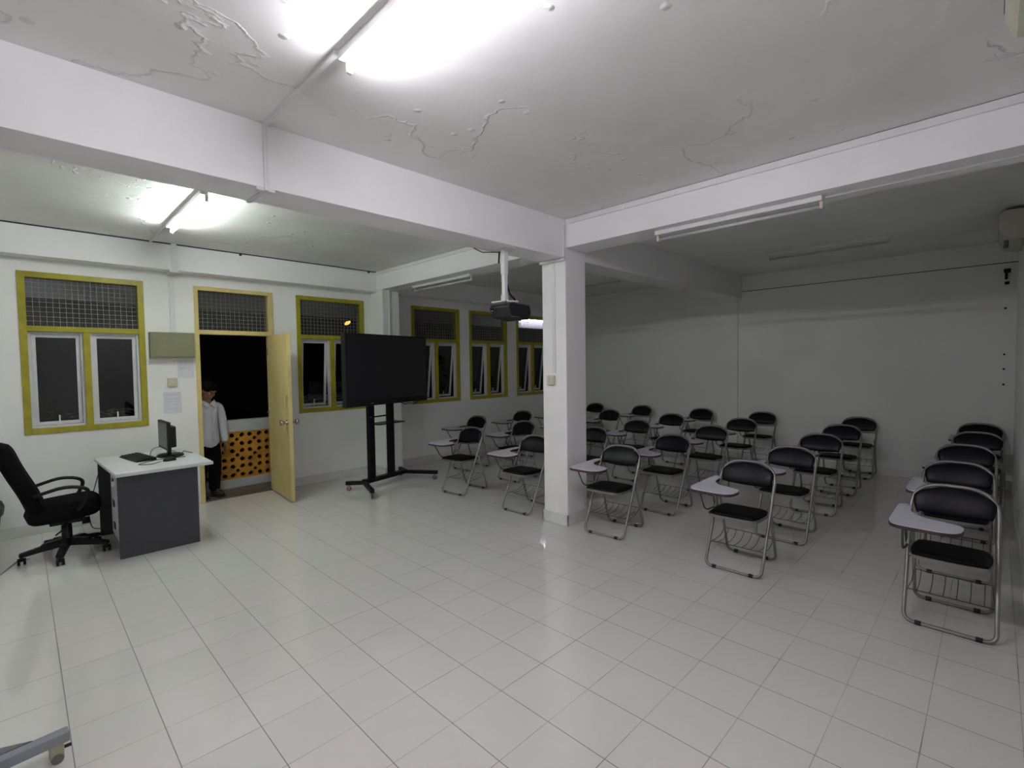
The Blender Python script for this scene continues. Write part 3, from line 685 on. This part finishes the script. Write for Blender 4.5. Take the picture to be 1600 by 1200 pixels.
# ------------------------------------------------------------------ tablet arm chairs
def make_chair():
    t = thing('tablet_chair', 'x', 'chair')
    hw = .203; p0 = Vector((-.215, 0, .012)); p1 = Vector((.172, 0, .785)); dv = p1-p0; L_ = dv.length; dn = dv.normalized()
    nrm = Vector((dn.z, 0, -dn.x))*-1      # points to the front (-x) and up
    def P(y, s): return p0+dn*(s*L_)+Vector((0, y, 0))
    path = rnd([P(-hw, 0), P(hw, 0), P(hw, 1.0), P(-hw, 1.0)], [.055, .055, .165, .165], True, 12)
    obj('front_frame', tube(nb(), path, .0115, True, 10), 'steel', t)
    # rear legs: from a pivot on the frame to the rear floor bar
    q0 = Vector((.045, 0, .50)); q1 = Vector((.215, 0, .012)); hr = .186
    pr = rnd([(q0.x, -hr, q0.z), (q1.x, -hr, q1.z), (q1.x, hr, q1.z), (q0.x, hr, q0.z)], .055, False, 8)
    obj('rear_legs', tube(nb(), pr, .010, False, 10), 'steel', t)
    for x_, h_ in ((-.215, .203), (.215, .186)):
        for s in (-1, 1):
            bm = nb(); tube(bm, [(x_, s*(h_-.085), .0125), (x_, s*(h_-.055), .0125)], .0142, seg=12); obj('rubber_foot', bm, 'rubber', t)
    # seat
    bm = nb(); pad(bm, .178, .182, .026, .16, lambda x, y, z: (x-.085, y*(1-.10*(x/.178)*-1*.3), z+.428-.03*(x)), e=9, back=.15)
    seat = obj('seat', bm, 'vinyl_seat', t)
    ol = [(.182*math.copysign(abs(math.cos(a_))**.42, math.cos(a_))-.085, .187*math.copysign(abs(math.sin(a_))**.42, math.sin(a_))) for a_ in [2*PI*k/48 for k in range(48)]]
    bm = nb(); prism(bm, ol, .407, .427, lambda u, v, w_: (u, v, w_-.03*(u+.085))); obj('seat_rim', bm, 'steel', seat)
    for s in (-1, 1):
        obj('seat_hinge', tube(nb(), [(-.02, s*.175, .40), (.03, s*.203, .475)], .006, seg=8), 'steel', t)
    # backrest pad sits inside the top of the frame, slightly hollow
    def bmap(x, y, z):
        s = .885+y/L_; c = P(0, s); yy = x
        return c+Vector((0, yy, 0))+nrm*(z+.012-.02*(1-(x/.19)**2))
    bm = nb(); pad(bm, .193, .094, .026, (.55, .16), bmap, e=2.6, back=.5); obj('backrest', bm, 'vinyl', t)
    # writing tablet
    zt = .628
    poly = [(-.415, .02), (-.405, .235), (-.34, .268), (.09, .268), (.135, .255), (.14, .208), (.10, .200), (-.06, .190), (-.16, .125), (-.20, -.02), (-.225, -.055), (-.30, -.065), (-.385, -.045)]
    ol = rpoly(poly, .05, 5)
    tb = obj('writing_tablet', prism(nb(), ol, zt+.006, zt+.012), 'laminate', t)
    c_ = Vector((-.15, .13)); ob = [((u-c_.x)*1.008+c_.x, (v-c_.y)*1.012+c_.y) for u, v in ol]
    obj('edge_band', prism(nb(), ob, zt-.012, zt+.0065), 'edgeband', tb)
    bm = nb(); tube(bm, rnd([(-.33, .20, zt-.012), (-.215, .212, .455), (-.16, .212, .428), (-.03, .208, .42)], .04, n=5), .006, seg=8); 
    tube(bm, [(-.02, .225, zt-.012), (.0, .215, .43)], .006, seg=8); tube(bm, rnd([(.10, .225, zt-.012), (.10, .215, .60), (.095, .203, .58)], .02), .006, seg=8)
    obj('tablet_support', bm, 'basketwire', t)
    # wire book rack
    bm = nb(); r_ = .0028; z1_, z2_ = .215, .165
    tube(bm, [(.145, -.186, z1_), (.145, .186, z1_)], r_, seg=6); tube(bm, [(-.10, -.195, z2_-.0), (-.10, .195, z2_)], r_, seg=6)
    for s in (-1, 1): tube(bm, rnd([(-.145, s*.203, .155), (-.10, s*.195, z2_), (.06, s*.188, .166), (.145, s*.186, z1_)], .03), r_, seg=6)
    for k in range(6):
        y_ = -.15+k*.06; tube(bm, rnd([(-.10, y_, z2_), (.02, y_, .158), (.11, y_, .180), (.145, y_, z1_+.004)], .03, n=3), r_*.85, seg=5)
    obj('book_rack', bm, 'basketwire', t)
    return t
CH = make_chair()
ROWX = [2.645, 3.615, 4.655, 5.68, 6.76]
COLS = {'A': -3.02, 'B': -1.86, 'C': -.675, 'D': .37, 'E': 1.50, 'F': 2.54}
jit = {'A1': (0, 0, 0), 'B1': (0, .06, .02), 'C1': (0, .04, .07), 'D1': (-.03, .09, .05), 'E1': (-.01, .07, .10), 'B2': (-.03, 0, 0), 'C5': (0, .07, 0), 'E2': (-.05, .02, .03), 'F2': (-.02, .02, .03), 'F4': (.99, 0, 0), 'A4': (.1, -.05, 0), 'A5': (.02, -.055, 0),
       'A2': (.01, .02, 0), 'A3': (.02, .01, 0), 'F1': (.97, .02, .04)}
col_name = {'A': 'column nearest the right wall', 'B': 'second column from the right wall', 'C': 'third column from the right wall', 'D': 'fourth column from the right wall', 'E': 'second column from the window wall', 'F': 'column beside the window wall'}
row_name = {1: 'front', 2: 'second', 3: 'third', 4: 'fourth', 5: 'rearmost'}
LAB = {}
first = True
for c in 'ABCDEF':
    rows = [1, 2, 3, 4, 5] if c != 'F' else [2, 3, 4, 5]
    for r in rows:
        key = c+str(r); dx, dy, rz = {'F2': (-.02, .02, .05), 'F3': (-.02, .02, .03), 'F5': (-.06, -.03, 0)}.get(key, jit.get(key, (0, 0, 0)) if c != 'F' else (0, 0, 0))
        if key in ('A4',): dx = .12
        loc = (ROWX[r-1]+dx, COLS[c]+dy, 0)
        side = 'front' if r == (2 if c == 'F' else 1) else row_name[r]
        if c == 'F': side = {2: 'front', 3: 'second', 4: 'third', 5: 'rearmost'}[r]
        lab = 'black folding tablet chair, %s in the %s' % (side, col_name[c])
        if first:
            CH.location = loc; CH.rotation_euler = (0, 0, rz); CH['label'] = lab; CH['group'] = 'tablet arm chairs'; first = False
        else: dup(CH, loc, rz, lab, 'tablet arm chairs')

# ------------------------------------------------------------------ person in the doorway
def skin_mesh(chain_list, sub=2):
    """chain_list: list of (points, radii, links) joined into one skinned tree"""
    me = bpy.data.meshes.new('s'); vs = []; es = []; rs = []
    for pts, radii, root in chain_list:
        prev = root
        for p, r_ in zip(pts, radii):
            vs.append(p); rs.append(r_ if isinstance(r_, tuple) else (r_, r_)); i = len(vs)-1
            if prev is not None: es.append((prev, i))
            prev = i
    me.from_pydata(vs, es, []); o = bpy.data.objects.new('s', me); C.objects.link(o)
    o.modifiers.new('sk', 'SKIN')
    for i, d_ in enumerate(me.skin_vertices[0].data): d_.radius = rs[i]; d_.use_root = (i == 0)
    m_ = o.modifiers.new('ss', 'SUBSURF'); m_.levels = sub; m_.render_levels = sub
    bpy.context.view_layer.update()
    dg = bpy.context.evaluated_depsgraph_get(); ev = o.evaluated_get(dg); out = bpy.data.meshes.new_from_object(ev)
    bpy.data.objects.remove(o); bm = nb(); bm.from_mesh(out); bpy.data.meshes.remove(out)
    for f in bm.faces: f.smooth = True
    return bm
def ell(bm, c, s, rot=None, seg=20):
    t_ = nb(); bmesh.ops.create_uvsphere(t_, u_segments=seg, v_segments=seg//2+2, radius=1)
    bmesh.ops.scale(t_, vec=s, verts=t_.verts)
    if rot is not None: bmesh.ops.transform(t_, matrix=rot, verts=t_.verts)
    bmesh.ops.translate(t_, vec=c, verts=t_.verts)
    for f in t_.faces: f.smooth = True
    merge(bm, t_)
def remesh(bm, vox, smooth=4):
    me = bpy.data.meshes.new('r'); bm.to_mesh(me); bm.free(); o = bpy.data.objects.new('r', me); C.objects.link(o)
    m_ = o.modifiers.new('rm', 'REMESH'); m_.mode = 'VOXEL'; m_.voxel_size = vox; m_.use_smooth_shade = True
    s_ = o.modifiers.new('sm', 'SMOOTH'); s_.factor = .5; s_.iterations = smooth
    bpy.context.view_layer.update(); dg = bpy.context.evaluated_depsgraph_get()
    out = bpy.data.meshes.new_from_object(o.evaluated_get(dg)); bpy.data.objects.remove(o)
    b2 = nb(); b2.from_mesh(out); bpy.data.meshes.remove(out)
    for f in b2.faces: f.smooth = True
    return b2
# local frame: x to his left (photo right), -y to the room, standing at (.335, 3.83)
per = thing('person', 'person in white long-sleeved shirt and dark trousers stepping through the doorway, looking down', 'person', (.335, 3.82, -.03), .30)
bm = nb()
merge(bm, skin_mesh([
    ([(0, 0, .76), (0, .0, .88), (0, .0, 1.02), (0, .0, 1.14), (0, -.005, 1.20), (0, -.025, 1.25)], [(.12, .085), (.11, .08), (.125, .085), (.115, .07), (.05, .05), (.045, .045)], None),
    ([(.10, 0, 1.165), (.165, .0, 1.15), (.195, -.005, .93), (.185, -.055, .72), (.178, -.075, .665)], [.05, .047, .037, .026, .022], 3),
    ([(-.10, 0, 1.165), (-.165, .0, 1.15), (-.195, .0, .93), (-.19, -.05, .72), (-.185, -.07, .665)], [.05, .047, .037, .026, .022], 3),
    ([(.075, 0, .70), (.085, -.02, .40), (.085, .02, .08)], [.085, .055, .038], 0),
    ([(-.075, 0, .70), (-.08, .02, .40), (-.08, .07, .08)], [.085, .055, .038], 0)]))
for s in (-1, 1):
    fy = 0 if s == 1 else .05
    ell(bm, (s*.085, fy-.03, .05), (.04, .11, .045))
    # palm, four fingers and a thumb, loosely curled
    px_, py_ = s*.180, -.08
    ell(bm, (px_, py_, .625), (.017, .036, .045))
    for k, ln in enumerate((.062, .070, .066, .052)):
        yy = py_-.026+k*.017
        tube(bm, [(px_, yy, .60), (px_-s*.004, yy-.002, .60-ln*.5), (px_-s*.020, yy-.002, .60-ln)], [.0085, .008, .006], seg=8)
    tube(bm, [(px_-s*.006, py_-.030, .64), (px_-s*.014, py_-.050, .615), (px_-s*.022, py_-.052, .585)], [.010, .009, .007], seg=8)
# head tipped forward and turned to his left
hr = Matrix.Rotation(.45, 4, 'Z') @ Matrix.Rotation(.42, 4, 'X'); hc = Vector((.0, -.045, 1.345))
def hp(x, y, z): return hc + (hr @ Vector((x, y, z)))
ell(bm, hp(0, .012, .025), (.073, .090, .095), hr); ell(bm, hp(0, -.022, -.045), (.052, .062, .062), hr)
ell(bm, hp(0, -.055, -.085), (.026, .022, .018), hr)
ell(bm, hp(0, -.090, -.018), (.011, .016, .022), hr); ell(bm, hp(0, -.078, .022), (.05, .018, .012), hr)
for s in (-1, 1):
    ell(bm, hp(s*.074, .010, -.01), (.008, .017, .028), hr); ell(bm, hp(s*.034, -.058, -.018), (.022, .022, .022), hr)
ell(bm, hp(0, -.076, -.052), (.022, .012, .008), hr); ell(bm, hp(0, -.074, -.064), (.018, .012, .008), hr)
tube(bm, [(0, -.01, 1.17), (0, -.03, 1.29)], .048, seg=14)
obj('body', remesh(bm, .0055, 3), 'skin', per)
bm = nb()
for s in (-1, 1): ell(bm, hp(s*.030, -.079, .004), (.012, .006, .006), hr, 12)
obj('eyes', bm, 'dark', per)
bm = nb(); ell(bm, hp(0, .020, .045), (.083, .098, .092), hr); ell(bm, hp(0, .05, .0), (.076, .068, .09), hr)
for k in range(9):
    u = -1+k*.25; ell(bm, hp(u*.06, -.072+abs(u)*.03, .062-.012*math.cos(k*2.1)), (.018, .020, .040), hr, 10)
obj('hair', remesh(bm, .007, 2), 'hair', per)
bm = nb()
merge(bm, skin_mesh([
    ([(0, 0, .60), (0, 0, .72), (0, 0, .82), (0, -.002, .92), (0, -.002, 1.05), (0, 0, 1.15), (0, -.008, 1.205)], [(.150, .115), (.155, .118), (.150, .11), (.142, .105), (.145, .10), (.125, .085), (.062, .058)], None),
    ([(.10, 0, 1.165), (.168, .0, 1.145), (.202, -.005, .93), (.190, -.055, .73), (.186, -.068, .675)], [.062, .060, .056, .045, .036], 5),
    ([(-.10, 0, 1.165), (-.168, .0, 1.145), (-.202, .0, .93), (-.195, -.05, .73), (-.19, -.066, .675)], [.062, .060, .056, .045, .036], 5)]))
sh = obj('shirt', bm, 'shirt', per)
bm = nb()
for s in (-1, 1):
    prism(bm, [(s*.005, 1.185), (s*.075, 1.235), (s*.085, 1.190), (s*.045, 1.135)], -.106, -.098, lambda u, v, w_: (u, w_+(v-1.12)*.42, v))
obj('collar', bm, 'shirt', sh)
bm = nb(); tube(bm, [(.0, -.104, 1.12), (0, -.112, .95), (0, -.118, .72)], .006, seg=6); obj('button_placket', bm, 'shirt', sh)
bm = skin_mesh([([(0, 0, .84), (0, 0, .76), (0, 0, .70)], [(.135, .10), (.14, .10), (.14, .098)], None),
    ([(.072, 0, .64), (.082, -.01, .40), (.080, .02, .12), (.080, .02, .06)], [.095, .078, .068, .066], 2),
    ([(-.072, 0, .64), (-.078, .02, .40), (-.078, .06, .12), (-.078, .06, .06)], [.095, .078, .068, .066], 2)])
obj('trousers', bm, 'trouser', per)
for s in (-1, 1):
    fy = 0 if s == 1 else .05
    bm = nb(); ell(bm, (s*.085, fy-.035, .045), (.046, .125, .048)); box(bm, (s*.085-.043, fy-.145, 0), (s*.085+.043, fy+.08, .02), .008)
    obj('shoe', bm, 'shoe', per)

# ------------------------------------------------------------------ night outside
def shrub(label, loc, h, n, seed):
    rg = random.Random(seed); t = thing('leafy_plant', label, 'plant', loc)
    bm = nb()
    for k in range(5): tube(bm, [(0, 0, 0), (rg.uniform(-.08, .08)*h, rg.uniform(-.03, .06)*h, h*rg.uniform(.85, .97))], [.02, .005], seg=6)
    obj('stem', bm, 'soil', t)
    bm = nb()
    for k in range(n):
        c = Vector((rg.gauss(0, .055)*h, min(abs(rg.gauss(0, .05)), .12)*h-.2, h*rg.uniform(.88, 1.0))); s = rg.uniform(.02, .045)
        rot = Matrix.Rotation(rg.uniform(0, 6.3), 4, 'Z') @ Matrix.Rotation(rg.uniform(-1, 1), 4, 'X')
        pts = [(-s*.4, 0, 0), (0, s*.35, 0.004), (s*1.4, 0, -.01), (0, -s*.35, .004)]
        top = [bm.verts.new(c+rot @ Vector(p)) for p in pts]; bot = [bm.verts.new(c+rot @ (Vector(p)-Vector((0, 0, .004)))) for p in pts]
        bm.faces.new(top); bm.faces.new(bot[::-1])
        for i in range(4): bm.faces.new((top[i], bot[i], bot[(i+1) % 4], top[(i+1) % 4]))
    obj('leaves', bm, 'leaf', t)
shrub('leafy plant in the dark outside the window beside the open door', (2.10, 4.72, -3.0), 4.15, 900, 1)
shrub('leafy plant in the dark outside the left window', (-.42, 4.75, -3.0), 4.1, 900, 2)
t = thing('street_lamp', 'orange street lamp shining outside, above the left end of the screen', 'street lamp', (7.2, 13.6, -3))
bm = nb(); tube(bm, [(0, 0, 0), (0, 0, 6.0)], [.07, .04], seg=10); obj('pole', bm, 'blackmetal', t)
bm = nb(); ell(bm, (0, 0, 6.18), (.075, .075, .06)); ell(bm, (-.06, 0, 6.14), (.05, .05, .04)); ell(bm, (.07, 0, 6.22), (.045, .045, .04)); obj('lamp_globe', bm, 'streetglow', t)
